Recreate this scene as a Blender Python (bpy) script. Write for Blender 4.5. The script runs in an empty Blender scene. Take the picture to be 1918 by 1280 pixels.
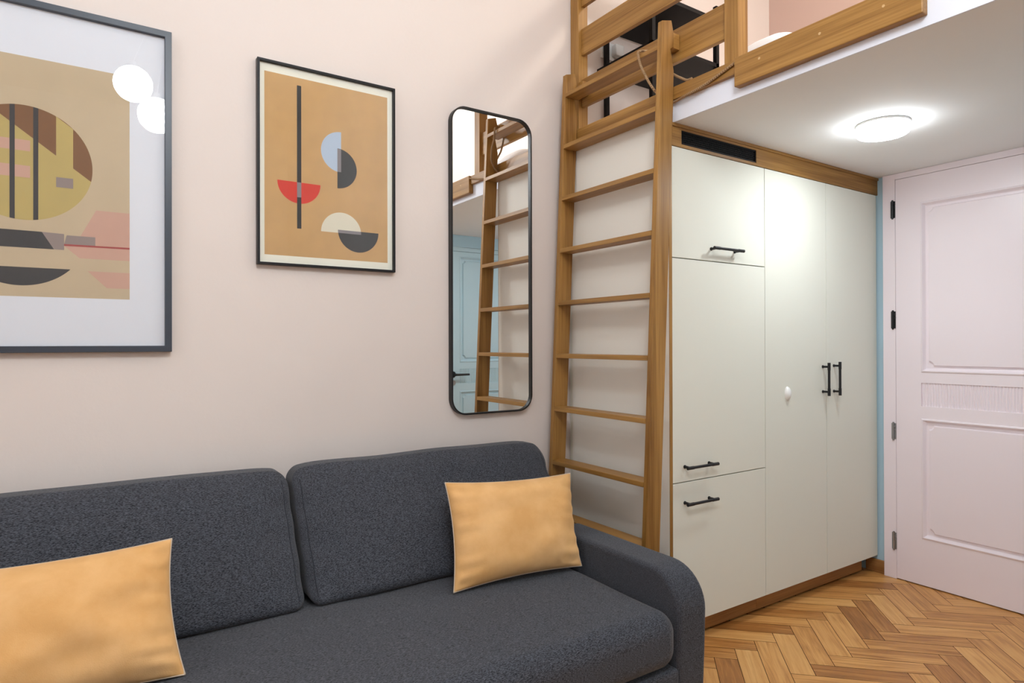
import bpy, bmesh, math, random
from mathutils import Matrix, Vector, noise
random.seed(7)
scene = bpy.context.scene
C = scene.collection
PI = math.pi

# ------------------------------------------------------------------ camera
f_px, yaw, pitch, roll = 1194.6, math.radians(33.646), math.radians(0.195), math.radians(0.15)
cy, sy, cp, sp, cr, sr = math.cos(yaw), math.sin(yaw), math.cos(pitch), math.sin(pitch), math.cos(roll), math.sin(roll)
A = Matrix(((cy, -sy, 0), (sy, cy, 0), (0, 0, 1)))
B = Matrix(((1, 0, 0), (0, cp, sp), (0, -sp, cp)))
R = Matrix(((cr, 0, -sr), (0, 1, 0), (sr, 0, cr)))
M = R @ B @ A
right, fwd, up = M[0], M[1], M[2]
cam_d = bpy.data.cameras.new('camera')
cam_d.sensor_fit = 'HORIZONTAL'; cam_d.sensor_width = 36.0
cam_d.lens = f_px / 1918 * 36.0
cam_d.clip_start = 0.05
cam = bpy.data.objects.new('camera', cam_d); C.objects.link(cam)
rot = Matrix((right, up, -fwd)).transposed()
cam.matrix_world = Matrix.Translation((0, 0, 1.2)) @ rot.to_4x4()
scene.camera = cam

# ------------------------------------------------------------------ world, window light, exposure
w = bpy.data.worlds.new('world'); scene.world = w; w.use_nodes = True
w.node_tree.nodes['Background'].inputs[0].default_value = (0.80, 0.90, 1.0, 1)
w.node_tree.nodes['Background'].inputs[1].default_value = 1.2

def area_light(name, loc, rot_e, sx, sy_, power, col):
    d = bpy.data.lights.new(name, 'AREA'); d.shape = 'RECTANGLE'; d.size = sx; d.size_y = sy_
    d.energy = power; d.color = col
    o = bpy.data.objects.new(name, d); C.objects.link(o); o.location = loc; o.rotation_euler = rot_e
    return o
# daylight entering through the window of the west wall
area_light('window_daylight', (-2.51, 0.35, 2.25), (0, math.radians(-90), 0), 1.9, 1.9, 14, (0.84, 0.92, 1.0))

scene.view_settings.view_transform = 'Standard'
scene.view_settings.look = 'None'
scene.view_settings.gamma = 1.0
scene.view_settings.use_curve_mapping = False
scene.view_settings.exposure = 0.0
scene.render.engine = 'CYCLES'
scene.cycles.max_bounces = 12
scene.cycles.diffuse_bounces = 6
scene.cycles.glossy_bounces = 6
scene.cycles.transparent_max_bounces = 12
scene.cycles.sample_clamp_indirect = 6.0

E_PENDANT, E_LOWER, E_UPPER = 70.0, 86.0, 100.0

# ------------------------------------------------------------------ materials
def srgb(r, g, b):
    def c(x):
        x /= 255.0
        return x / 12.92 if x <= 0.04045 else ((x + 0.055) / 1.055) ** 2.4
    return (c(r), c(g), c(b), 1.0)

def new_mat(name):
    m = bpy.data.materials.new(name); m.use_nodes = True
    nt = m.node_tree
    return m, nt, nt.nodes['Principled BSDF']

def paint(name, col, rough=0.6, spec=0.3, bump=0.0, scale=60.0, var=0.03):
    m, nt, p = new_mat(name)
    N, L = nt.nodes, nt.links
    tc = N.new('ShaderNodeTexCoord')
    nz = N.new('ShaderNodeTexNoise'); nz.inputs['Scale'].default_value = 2.5; nz.inputs['Detail'].default_value = 3
    mx = N.new('ShaderNodeMix'); mx.data_type = 'RGBA'
    a = [min(1, c * (1 - var)) for c in col[:3]] + [1]; b = [min(1, c * (1 + var)) for c in col[:3]] + [1]
    mx.inputs[6].default_value = a; mx.inputs[7].default_value = b
    L.new(tc.outputs['Object'], nz.inputs['Vector']); L.new(nz.outputs['Fac'], mx.inputs[0]); L.new(mx.outputs[2], p.inputs['Base Color'])
    p.inputs['Roughness'].default_value = rough
    p.inputs['Specular IOR Level'].default_value = spec
    if bump:
        n2 = N.new('ShaderNodeTexNoise'); n2.inputs['Scale'].default_value = scale; n2.inputs['Detail'].default_value = 4
        bp = N.new('ShaderNodeBump'); bp.inputs['Strength'].default_value = bump; bp.inputs['Distance'].default_value = 0.002
        L.new(tc.outputs['Object'], n2.inputs['Vector']); L.new(n2.outputs['Fac'], bp.inputs['Height']); L.new(bp.outputs['Normal'], p.inputs['Normal'])
    return m

def plain(name, col, rough=0.5, metal=0.0, spec=0.5):
    m, nt, p = new_mat(name)
    p.inputs['Base Color'].default_value = col
    p.inputs['Roughness'].default_value = rough
    p.inputs['Metallic'].default_value = metal
    p.inputs['Specular IOR Level'].default_value = spec
    return m

def oak(name, axis, dark, light, rough=0.42, fine=1.0):
    m, nt, p = new_mat(name)
    N, L = nt.nodes, nt.links
    tc = N.new('ShaderNodeTexCoord')
    mp = N.new('ShaderNodeMapping')
    s = [16.0, 16.0, 16.0]; s['XYZ'.index(axis)] = 0.9
    mp.inputs['Scale'].default_value = s
    oi = N.new('ShaderNodeObjectInfo')
    ad = N.new('ShaderNodeVectorMath'); ad.operation = 'ADD'
    cmb = N.new('ShaderNodeCombineXYZ')
    ml = N.new('ShaderNodeMath'); ml.operation = 'MULTIPLY'; ml.inputs[1].default_value = 13.0
    L.new(oi.outputs['Random'], ml.inputs[0])
    for i in range(3): L.new(ml.outputs[0], cmb.inputs[i])
    L.new(tc.outputs['Object'], ad.inputs[0]); L.new(cmb.outputs[0], ad.inputs[1]); L.new(ad.outputs[0], mp.inputs['Vector'])
    n1 = N.new('ShaderNodeTexNoise'); n1.inputs['Scale'].default_value = 1.0; n1.inputs['Detail'].default_value = 5; n1.inputs['Distortion'].default_value = 0.8
    L.new(mp.outputs[0], n1.inputs['Vector'])
    mp2 = N.new('ShaderNodeMapping'); s2 = [190.0 * fine] * 3; s2['XYZ'.index(axis)] = 4.0
    mp2.inputs['Scale'].default_value = s2
    L.new(ad.outputs[0], mp2.inputs['Vector'])
    n2 = N.new('ShaderNodeTexNoise'); n2.inputs['Scale'].default_value = 1.0; n2.inputs['Detail'].default_value = 3
    L.new(mp2.outputs[0], n2.inputs['Vector'])
    mm = N.new('ShaderNodeMix'); mm.inputs[0].default_value = 0.38
    L.new(n1.outputs['Fac'], mm.inputs[2]); L.new(n2.outputs['Fac'], mm.inputs[3])
    rp = N.new('ShaderNodeValToRGB'); rp.color_ramp.elements[0].position = 0.34; rp.color_ramp.elements[1].position = 0.66
    rp.color_ramp.elements[0].color = dark; rp.color_ramp.elements[1].color = light
    L.new(mm.outputs[0], rp.inputs[0]); L.new(rp.outputs[0], p.inputs['Base Color'])
    bp = N.new('ShaderNodeBump'); bp.inputs['Strength'].default_value = 0.12; bp.inputs['Distance'].default_value = 0.001
    L.new(n2.outputs['Fac'], bp.inputs['Height']); L.new(bp.outputs['Normal'], p.inputs['Normal'])
    p.inputs['Roughness'].default_value = rough
    p.inputs['Specular IOR Level'].default_value = 0.4
    return m

def fabric(name, c0, c1, sx=900.0, sy_=140.0):
    m, nt, p = new_mat(name)
    N, L = nt.nodes, nt.links
    tc = N.new('ShaderNodeTexCoord')
    outs = []
    for sc in ((sy_, sx, sx), (sx, sx, sx * .6)):
        mp = N.new('ShaderNodeMapping'); mp.inputs['Scale'].default_value = sc
        n = N.new('ShaderNodeTexNoise'); n.inputs['Scale'].default_value = 1.0; n.inputs['Detail'].default_value = 2
        L.new(tc.outputs['Object'], mp.inputs['Vector']); L.new(mp.outputs[0], n.inputs['Vector']); outs.append(n.outputs['Fac'])
    mx = N.new('ShaderNodeMix'); mx.inputs[0].default_value = 0.25
    L.new(outs[0], mx.inputs[2]); L.new(outs[1], mx.inputs[3])
    rp = N.new('ShaderNodeValToRGB'); rp.color_ramp.elements[0].position = 0.38; rp.color_ramp.elements[1].position = 0.64
    rp.color_ramp.elements[0].color = c0; rp.color_ramp.elements[1].color = c1
    L.new(mx.outputs[0], rp.inputs[0]); L.new(rp.outputs[0], p.inputs['Base Color'])
    bp = N.new('ShaderNodeBump'); bp.inputs['Strength'].default_value = 0.3; bp.inputs['Distance'].default_value = 0.001
    L.new(mx.outputs[0], bp.inputs['Height']); L.new(bp.outputs['Normal'], p.inputs['Normal'])
    p.inputs['Roughness'].default_value = 0.95
    p.inputs['Specular IOR Level'].default_value = 0.1
    p.inputs['Sheen Weight'].default_value = 0.15
    return m

def velvet(name, c0, c1):
    m, nt, p = new_mat(name)
    N, L = nt.nodes, nt.links
    tc = N.new('ShaderNodeTexCoord')
    n = N.new('ShaderNodeTexNoise'); n.inputs['Scale'].default_value = 7.0; n.inputs['Detail'].default_value = 6; n.inputs['Roughness'].default_value = 0.6
    rp = N.new('ShaderNodeValToRGB'); rp.color_ramp.elements[0].position = 0.35; rp.color_ramp.elements[1].position = 0.68
    rp.color_ramp.elements[0].color = c0; rp.color_ramp.elements[1].color = c1
    L.new(tc.outputs['Object'], n.inputs['Vector']); L.new(n.outputs['Fac'], rp.inputs[0]); L.new(rp.outputs[0], p.inputs['Base Color'])
    n2 = N.new('ShaderNodeTexNoise'); n2.inputs['Scale'].default_value = 420.0
    bp = N.new('ShaderNodeBump'); bp.inputs['Strength'].default_value = 0.25; bp.inputs['Distance'].default_value = 0.001
    L.new(tc.outputs['Object'], n2.inputs['Vector']); L.new(n2.outputs['Fac'], bp.inputs['Height']); L.new(bp.outputs['Normal'], p.inputs['Normal'])
    p.inputs['Roughness'].default_value = 0.85
    p.inputs['Specular IOR Level'].default_value = 0.15
    p.inputs['Sheen Weight'].default_value = 0.35
    p.inputs['Sheen Roughness'].default_value = 0.4
    p.inputs['Sheen Tint'].default_value = (1.0, 0.85, 0.6, 1)
    return m

def emitter(name, col, strength):
    m = bpy.data.materials.new(name); m.use_nodes = True
    nt = m.node_tree; nt.nodes.clear()
    e = nt.nodes.new('ShaderNodeEmission'); e.inputs[0].default_value = col; e.inputs[1].default_value = strength
    o = nt.nodes.new('ShaderNodeOutputMaterial'); nt.links.new(e.outputs[0], o.inputs[0])
    return m

def glass_pane(name):
    m = bpy.data.materials.new(name); m.use_nodes = True
    nt = m.node_tree; nt.nodes.clear()
    N, L = nt.nodes, nt.links
    t = N.new('ShaderNodeBsdfTransparent'); g = N.new('ShaderNodeBsdfGlossy'); g.inputs['Roughness'].default_value = 0.0
    # Schlick reflectance from |cos|, the same from both sides of the thin pane
    ge = N.new('ShaderNodeNewGeometry'); dt = N.new('ShaderNodeVectorMath'); dt.operation = 'DOT_PRODUCT'
    L.new(ge.outputs['Normal'], dt.inputs[0]); L.new(ge.outputs['Incoming'], dt.inputs[1])
    ab = N.new('ShaderNodeMath'); ab.operation = 'ABSOLUTE'; L.new(dt.outputs['Value'], ab.inputs[0])
    om = N.new('ShaderNodeMath'); om.operation = 'SUBTRACT'; om.inputs[0].default_value = 1.0; L.new(ab.outputs[0], om.inputs[1])
    pw = N.new('ShaderNodeMath'); pw.operation = 'POWER'; pw.inputs[1].default_value = 5.0; L.new(om.outputs[0], pw.inputs[0])
    f = N.new('ShaderNodeMath'); f.operation = 'MULTIPLY_ADD'; f.inputs[1].default_value = 0.93; f.inputs[2].default_value = 0.07; L.new(pw.outputs[0], f.inputs[0])
    x = N.new('ShaderNodeMixShader'); o = N.new('ShaderNodeOutputMaterial')
    L.new(f.outputs[0], x.inputs[0]); L.new(t.outputs[0], x.inputs[1]); L.new(g.outputs[0], x.inputs[2]); L.new(x.outputs[0], o.inputs[0])
    return m

OD, OL = srgb(122, 82, 32), srgb(176, 132, 70)
oakX, oakY, oakZ = oak('oak_x', 'X', OD, OL), oak('oak_y', 'Y', OD, OL), oak('oak_z', 'Z', OD, OL)
ODd, OLd = srgb(128, 84, 42), srgb(172, 124, 74)
oakXd, oakYd = oak('oak_dark_x', 'X', ODd, OLd), oak('oak_dark_y', 'Y', ODd, OLd)
wall_pink = paint('wall_blush_paint', srgb(226, 216, 210), 0.75, 0.2, 0.15, 90)
wall_peach = paint('wall_peach_paint', srgb(200, 172, 160), 0.75, 0.2, 0.15, 90)
wall_white = paint('wall_white_paint', srgb(240, 241, 240), 0.8, 0.2)
wall_blue = paint('wall_pale_blue_paint', srgb(176, 205, 219), 0.6, 0.25)
white_mat = paint('white_plaster', srgb(240, 241, 242), 0.8, 0.2)
fascia_mat = paint('white_fascia_paint', srgb(234, 239, 250), 0.55, 0.3)
cream = paint('cream_lacquer', srgb(226, 226, 215), 0.65, 0.12, var=0.01)
pink_door = paint('pink_door_lacquer', srgb(241, 230, 236), 0.33, 0.45, var=0.01)
blue_door = paint('pale_blue_door_lacquer', srgb(190, 216, 226), 0.35, 0.45, var=0.01)
sofa_mat = fabric('slate_weave', srgb(16, 18, 22), srgb(92, 95, 104), 880.0, 170.0)
sofa_mat2 = fabric('slate_weave_upright', srgb(16, 18, 22), srgb(90, 93, 102), 880.0, 260.0)
seam_m = plain('dark_seam', srgb(34, 38, 46), .9)
orange_v = velvet('apricot_velvet', srgb(214, 164, 104), srgb(230, 184, 128))
piping_m = plain('pale_piping', srgb(196, 180, 160), 0.9)
black_metal = plain('black_metal', srgb(30, 29, 31), 0.4, 0.3)
black_frame = paint('black_frame_wood', srgb(26, 26, 29), 0.4, 0.25, var=0.05)
blue_black = paint('blue_black_frame_wood', srgb(52, 60, 72), 0.38, 0.5, var=0.05)
black_matte = plain('black_matte_metal', srgb(18, 17, 19), 0.6, 0.0, 0.2)
steel = plain('brushed_steel', srgb(160, 160, 162), 0.35, 0.9)
mirror_m = plain('mirror_silver', (0.93, 0.94, 0.94, 1), 0.0, 1.0)
glass = glass_pane('picture_glass')
mat_card = plain('cool_white_mat_card', srgb(222, 227, 236), 0.8)
ivory_card = plain('ivory_card', srgb(236, 236, 222), 0.8)
plastic_w = plain('white_plastic', srgb(236, 236, 234), 0.3)
rope_m = None

def printed(name, col, var=0.10, sc=9.0):
    m, nt, p = new_mat(name)
    N, L = nt.nodes, nt.links
    tc = N.new('ShaderNodeTexCoord')
    n = N.new('ShaderNodeTexNoise'); n.inputs['Scale'].default_value = sc; n.inputs['Detail'].default_value = 7; n.inputs['Roughness'].default_value = 0.65
    mx = N.new('ShaderNodeMix'); mx.data_type = 'RGBA'
    mx.inputs[6].default_value = [c * (1 - var) for c in col[:3]] + [1]; mx.inputs[7].default_value = [min(1, c * (1 + var)) for c in col[:3]] + [1]
    L.new(tc.outputs['Object'], n.inputs['Vector']); L.new(n.outputs['Fac'], mx.inputs[0]); L.new(mx.outputs[2], p.inputs['Base Color'])
    p.inputs['Roughness'].default_value = 0.85
    return m

def rope_material():
    m, nt, p = new_mat('twisted_jute')
    N, L = nt.nodes, nt.links
    tc = N.new('ShaderNodeTexCoord')
    wv = N.new('ShaderNodeTexWave'); wv.inputs['Scale'].default_value = 95.0; wv.inputs['Distortion'].default_value = 1.0; wv.bands_direction = 'DIAGONAL'
    rp = N.new('ShaderNodeValToRGB'); rp.color_ramp.elements[0].color = srgb(120, 88, 58); rp.color_ramp.elements[1].color = srgb(196, 164, 124)
    L.new(tc.outputs['Object'], wv.inputs['Vector']); L.new(wv.outputs['Fac'], rp.inputs[0]); L.new(rp.outputs[0], p.inputs['Base Color'])
    bp = N.new('ShaderNodeBump'); bp.inputs['Strength'].default_value = 0.8; bp.inputs['Distance'].default_value = 0.002
    L.new(wv.outputs['Fac'], bp.inputs['Height']); L.new(bp.outputs['Normal'], p.inputs['Normal'])
    p.inputs['Roughness'].default_value = 0.9
    return m
rope_m = rope_material()

def parquet_material():
    m, nt, p = new_mat('oak_herringbone_parquet')
    N, L = nt.nodes, nt.links
    at = N.new('ShaderNodeAttribute'); at.attribute_name = 'tone'
    uv = N.new('ShaderNodeUVMap'); uv.uv_map = 'grain'
    mp = N.new('ShaderNodeMapping'); mp.inputs['Scale'].default_value = (2.6, 34.0, 1.0)
    L.new(uv.outputs[0], mp.inputs['Vector'])
    n = N.new('ShaderNodeTexNoise'); n.inputs['Scale'].default_value = 1.0; n.inputs['Detail'].default_value = 6; n.inputs['Distortion'].default_value = 1.6
    L.new(mp.outputs[0], n.inputs['Vector'])
    mp2 = N.new('ShaderNodeMapping'); mp2.inputs['Scale'].default_value = (9.0, 260.0, 1.0)
    L.new(uv.outputs[0], mp2.inputs['Vector'])
    n2 = N.new('ShaderNodeTexNoise'); n2.inputs['Scale'].default_value = 1.0; n2.inputs['Detail'].default_value = 3
    L.new(mp2.outputs[0], n2.inputs['Vector'])
    n3 = N.new('ShaderNodeTexNoise'); n3.inputs['Scale'].default_value = 7.0; n3.inputs['Detail'].default_value = 2
    L.new(uv.outputs[0], n3.inputs['Vector'])
    sep = N.new('ShaderNodeSeparateColor'); L.new(at.outputs['Color'], sep.inputs[0])
    # value = tone*0.55 + noise*0.3 + fine*0.15
    m1 = N.new('ShaderNodeMath'); m1.operation = 'MULTIPLY'; m1.inputs[1].default_value = 0.38; L.new(sep.outputs[0], m1.inputs[0])
    m2 = N.new('ShaderNodeMath'); m2.operation = 'MULTIPLY_ADD'; m2.inputs[1].default_value = 0.52; L.new(n.outputs['Fac'], m2.inputs[0]); L.new(m1.outputs[0], m2.inputs[2])
    m3 = N.new('ShaderNodeMath'); m3.operation = 'MULTIPLY_ADD'; m3.inputs[1].default_value = 0.22; L.new(n2.outputs['Fac'], m3.inputs[0]); L.new(m2.outputs[0], m3.inputs[2])
    m4 = N.new('ShaderNodeMath'); m4.operation = 'MULTIPLY_ADD'; m4.inputs[1].default_value = 0.12; L.new(n3.outputs['Fac'], m4.inputs[0]); L.new(m3.outputs[0], m4.inputs[2])
    rp = N.new('ShaderNodeValToRGB')
    e = rp.color_ramp.elements
    e[0].position = 0.26; e[0].color = srgb(104, 62, 28)
    e[1].position = 0.88; e[1].color = srgb(226, 176, 110)
    k = e.new(0.50); k.color = srgb(168, 110, 54)
    k = e.new(0.68); k.color = srgb(208, 150, 84)
    L.new(m4.outputs[0], rp.inputs[0]); L.new(rp.outputs[0], p.inputs['Base Color'])
    p.inputs['Roughness'].default_value = 0.36
    bp = N.new('ShaderNodeBump'); bp.inputs['Strength'].default_value = 0.15; bp.inputs['Distance'].default_value = 0.001
    L.new(n2.outputs['Fac'], bp.inputs['Height']); L.new(bp.outputs['Normal'], p.inputs['Normal'])
    return m
parquet = parquet_material()
joint_dark = plain('parquet_joint', srgb(48, 28, 14), 0.8)

# ------------------------------------------------------------------ mesh helpers
class MB:
    """collects faces in world coordinates"""
    def __init__(s): s.v = []; s.f = []; s.mi = []; s.smooth = []
    def face(s, pts, mi=0, smooth=False):
        b = len(s.v); s.v += [tuple(p) for p in pts]; s.f.append(tuple(range(b, b + len(pts)))); s.mi.append(mi); s.smooth.append(smooth)
    def mesh(s, verts, faces, mi=0, smooth=False):
        b = len(s.v); s.v += [tuple(p) for p in verts]
        for f in faces: s.f.append(tuple(i + b for i in f)); s.mi.append(mi); s.smooth.append(smooth)
        return s
    def box(s, x0, x1, y0, y1, z0, z1, mi=0):
        v = [(x, y, z) for z in (z0, z1) for y in (y0, y1) for x in (x0, x1)]
        s.mesh(v, [(0, 2, 3, 1), (4, 5, 7, 6), (0, 1, 5, 4), (2, 6, 7, 3), (0, 4, 6, 2), (1, 3, 7, 5)], mi); return s
    def prism(s, poly, axis, a0, a1, mi=0):
        """poly: list of 2-D points in the two other axes (cyclic order x,y,z minus axis)"""
        def P(p, a):
            if axis == 'X': return (a, p[0], p[1])
            if axis == 'Y': return (p[0], a, p[1])
            return (p[0], p[1], a)
        n = len(poly); v = [P(p, a0) for p in poly] + [P(p, a1) for p in poly]
        fs = [tuple(range(n - 1, -1, -1)), tuple(range(n, 2 * n))] + [(i, (i + 1) % n, n + (i + 1) % n, n + i) for i in range(n)]
        s.mesh(v, fs, mi); return s
    def tube(s, pts, r, seg=10, mi=0, cap=True, closed=False):
        pts = [Vector(p) for p in pts]; n = len(pts); rings = []; prev = None
        for i, p in enumerate(pts):
            if closed: t = (pts[(i + 1) % n] - pts[i - 1]).normalized()
            else: t = (pts[min(i + 1, n - 1)] - pts[max(i - 1, 0)]).normalized()
            if prev is None:
                a = Vector((0, 0, 1)) if abs(t.z) < 0.9 else Vector((1, 0, 0)); u = t.cross(a).normalized()
            else:
                u = (prev - t * prev.dot(t)).normalized()
            prev = u; vv = t.cross(u)
            rr = r[i] if isinstance(r, (list, tuple)) else r
            rings.append([p + (u * math.cos(2 * PI * k / seg) + vv * math.sin(2 * PI * k / seg)) * rr for k in range(seg)])
        v = [q for ring in rings for q in ring]; fs = []
        m = n if closed else n - 1
        for i in range(m):
            for k in range(seg):
                j = (i + 1) % n
                fs.append((i * seg + k, i * seg + (k + 1) % seg, j * seg + (k + 1) % seg, j * seg + k))
        s.mesh(v, fs, mi, True)
        if cap and not closed:
            s.face(rings[0][::-1], mi); s.face(rings[-1], mi)
        return s
    def lathe(s, prof, c, seg=40, mi=0, smooth=True):
        v = []; fs = []; n = len(prof)
        for r, z in prof:
            for k in range(seg): v.append((c[0] + r * math.cos(2 * PI * k / seg), c[1] + r * math.sin(2 * PI * k / seg), c[2] + z))
        for i in range(n - 1):
            for k in range(seg):
                fs.append((i * seg + k, i * seg + (k + 1) % seg, (i + 1) * seg + (k + 1) % seg, (i + 1) * seg + k))
        s.mesh(v, fs, mi, smooth); return s
    def build(s, name, mats, parent=None, bevel=0.0, weld=False, seg=2):
        if not isinstance(mats, (list, tuple)): mats = [mats]
        me = bpy.data.meshes.new(name)
        off = Vector(parent['_o']) if parent is not None else Vector((0, 0, 0))
        me.from_pydata([tuple(Vector(p) - off) for p in s.v], [], s.f)
        for m in mats: me.materials.append(m)
        for i, p in enumerate(me.polygons): p.material_index = s.mi[i]; p.use_smooth = s.smooth[i]
        if weld or bevel:
            bm = bmesh.new(); bm.from_mesh(me); bmesh.ops.remove_doubles(bm, verts=bm.verts, dist=1e-5)
            bmesh.ops.recalc_face_normals(bm, faces=bm.faces); bm.to_mesh(me); bm.free()
        me.update()
        o = bpy.data.objects.new(name, me); C.objects.link(o)
        if parent is not None: o.parent = parent; o['_o'] = parent['_o']
        else: o['_o'] = (0.0, 0.0, 0.0)
        if bevel:
            md = o.modifiers.new('bevel', 'BEVEL'); md.width = bevel; md.segments = seg; md.limit_method = 'ANGLE'; md.angle_limit = math.radians(35)
        return o

def thing(name, label, cat, loc, group=None):
    o = bpy.data.objects.new(name, None); C.objects.link(o); o.location = loc; o['_o'] = tuple(float(c) for c in loc)
    o.empty_display_size = 0.1
    o['label'] = label; o['category'] = cat
    if group: o['group'] = group
    return o

def tag(o, label, cat, group=None):
    o['label'] = label; o['category'] = cat
    if group: o['group'] = group
    return o

def struct(o): o['kind'] = 'structure'; return o
def sbox(name, b, m, bevel=0.0): return struct(MB().box(*b).build(name, m, bevel=bevel))
def sempty(name, loc):
    o = bpy.data.objects.new(name, None); C.objects.link(o); o.location = loc; o['_o'] = tuple(float(c) for c in loc); o['kind'] = 'structure'; return o

def rbox(mb, x0, x1, y0, y1, z0, z1, r, warp=None, n=(10, 10, 10), mi=0, a=4):
    """rounded box, optional warp(u,v,w,p)->p"""
    c = Vector(((x0 + x1) / 2, (y0 + y1) / 2, (z0 + z1) / 2)); s = ((x1 - x0) / 2, (y1 - y0) / 2, (z1 - z0) / 2)
    co = []
    for k in range(3):
        rk = min(r, s[k] * 0.98)
        L = [-s[k] + rk * (1 - math.cos(PI / 2 * i / a)) * 0 - 0 for i in range(0)]
        L = [-s[k] + rk * (i / a) for i in range(a)] + [-(s[k] - rk) + 2 * (s[k] - rk) * i / n[k] for i in range(n[k] + 1)] + [s[k] - rk + rk * ((i + 1) / a) for i in range(a)]
        co.append(L)
    idx = {}; V = []; F = []
    def vert(i, j, k):
        key = (i, j, k)
        if key in idx: return idx[key]
        q = [co[0][i], co[1][j], co[2][k]]
        inn = [max(-(s[t] - min(r, s[t] * .98)), min(s[t] - min(r, s[t] * .98), q[t])) for t in range(3)]
        d = Vector([math.tan((q[t] - inn[t]) / min(r, s[t] * .98) * PI / 4) if abs(q[t] - inn[t]) > 1e-9 else 0 for t in range(3)])
        if d.length > 0: d.normalize()
        p = Vector([inn[t] + d[t] * min(r, s[t] * .98) for t in range(3)])
        uvw = (p[0] / s[0], p[1] / s[1], p[2] / s[2])
        p = p + c
        if warp: p = warp(uvw[0], uvw[1], uvw[2], p)
        idx[key] = len(V); V.append(tuple(p)); return idx[key]
    nx, ny, nz = (len(l) - 1 for l in co)
    for i in range(nx):
        for j in range(ny):
            F.append((vert(i, j, 0), vert(i, j + 1, 0), vert(i + 1, j + 1, 0), vert(i + 1, j, 0)))
            F.append((vert(i, j, nz), vert(i + 1, j, nz), vert(i + 1, j + 1, nz), vert(i, j + 1, nz)))
    for i in range(nx):
        for k in range(nz):
            F.append((vert(i, 0, k), vert(i + 1, 0, k), vert(i + 1, 0, k + 1), vert(i, 0, k + 1)))
            F.append((vert(i, ny, k), vert(i, ny, k + 1), vert(i + 1, ny, k + 1), vert(i + 1, ny, k)))
    for j in range(ny):
        for k in range(nz):
            F.append((vert(0, j, k), vert(0, j, k + 1), vert(0, j + 1, k + 1), vert(0, j + 1, k)))
            F.append((vert(nx, j, k), vert(nx, j + 1, k), vert(nx, j + 1, k + 1), vert(nx, j, k + 1)))
    mb.mesh(V, F, mi, True)
    return mb

# ================================================================== THE ROOM
YW = 2.35        # wall with the pictures
XR = 3.445       # wall with the pink door
ZL = 2.06        # underside of the loft
ZS = 2.143       # top of the loft slab
ZC = 3.60        # ceiling
XF = 1.897       # loft edge
XB, YB = -2.3, -2.8
NY = 0.21        # nook wall with the pale blue door

sbox('wall_north', (XB - .1, XR + .1, YW, YW + .1, 0, ZC), wall_pink)
sbox('ceiling', (XB - .25, XR + .1, YB - .25, YW + .1, ZC, ZC + .1), wall_white)
sbox('wall_east', (XR, XR + .1, NY, YW, 0, ZL + .04), wall_blue)
sbox('wall_east', (XR, XR + .1, NY, YW, ZL + .04, ZC), wall_peach)
sbox('wall_nook', (XF + .003, XR + .1, NY - .1, NY, 0, ZL + .04), wall_blue)
sbox('wall_nook', (XF + .003, XR + .1, NY - .1, NY, ZL + .04, ZC), wall_white)
sbox('wall_return', (XF + .003, XF + .10, YB, NY - .1, 0, ZC), wall_white)
sbox('wall_south', (XB - .1, XF + .1, YB - .1, YB, 0, ZC), wall_white)
# west wall with a tall window opening
wy0, wy1, wz0, wz1 = -.62, 1.32, 1.25, 3.25
wb = MB()
wb.box(XB - .25, XB, YB, wy0, 0, ZC).box(XB - .25, XB, wy1, YW, 0, ZC).box(XB - .25, XB, wy0, wy1, 0, wz0).box(XB - .25, XB, wy0, wy1, wz1, ZC)
struct(wb.build('wall_west', wall_pink))
e = sempty('window_1', (XB - .2, (wy0 + wy1) / 2, wz0))
fr = MB(); a0, a1 = XB - .24, XB - .19
fr.box(a0, a1, wy0, wy0 + .06, wz0, wz1).box(a0, a1, wy1 - .06, wy1, wz0, wz1).box(a0, a1, wy0 + .06, wy1 - .06, wz0, wz0 + .06).box(a0, a1, wy0 + .06, wy1 - .06, wz1 - .06, wz1)
fr.box(a0, a1, (wy0 + wy1) / 2 - .04, (wy0 + wy1) / 2 + .04, wz0 + .06, wz1 - .06).box(a0, a1, wy0 + .06, wy1 - .06, 2.55, 2.61)
fr.build('window_frame', plastic_w, e, weld=True)
MB().box(XB - .19, XB + .10, wy0 - .03, wy1 + .03, wz0 - .03, wz0).build('window_sill', plastic_w, e)
MB().box(XB - .222, XB - .218, wy0 + .06, wy1 - .06, wz0 + .06, wz1 - .06).build('window_pane', glass, e)

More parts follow.
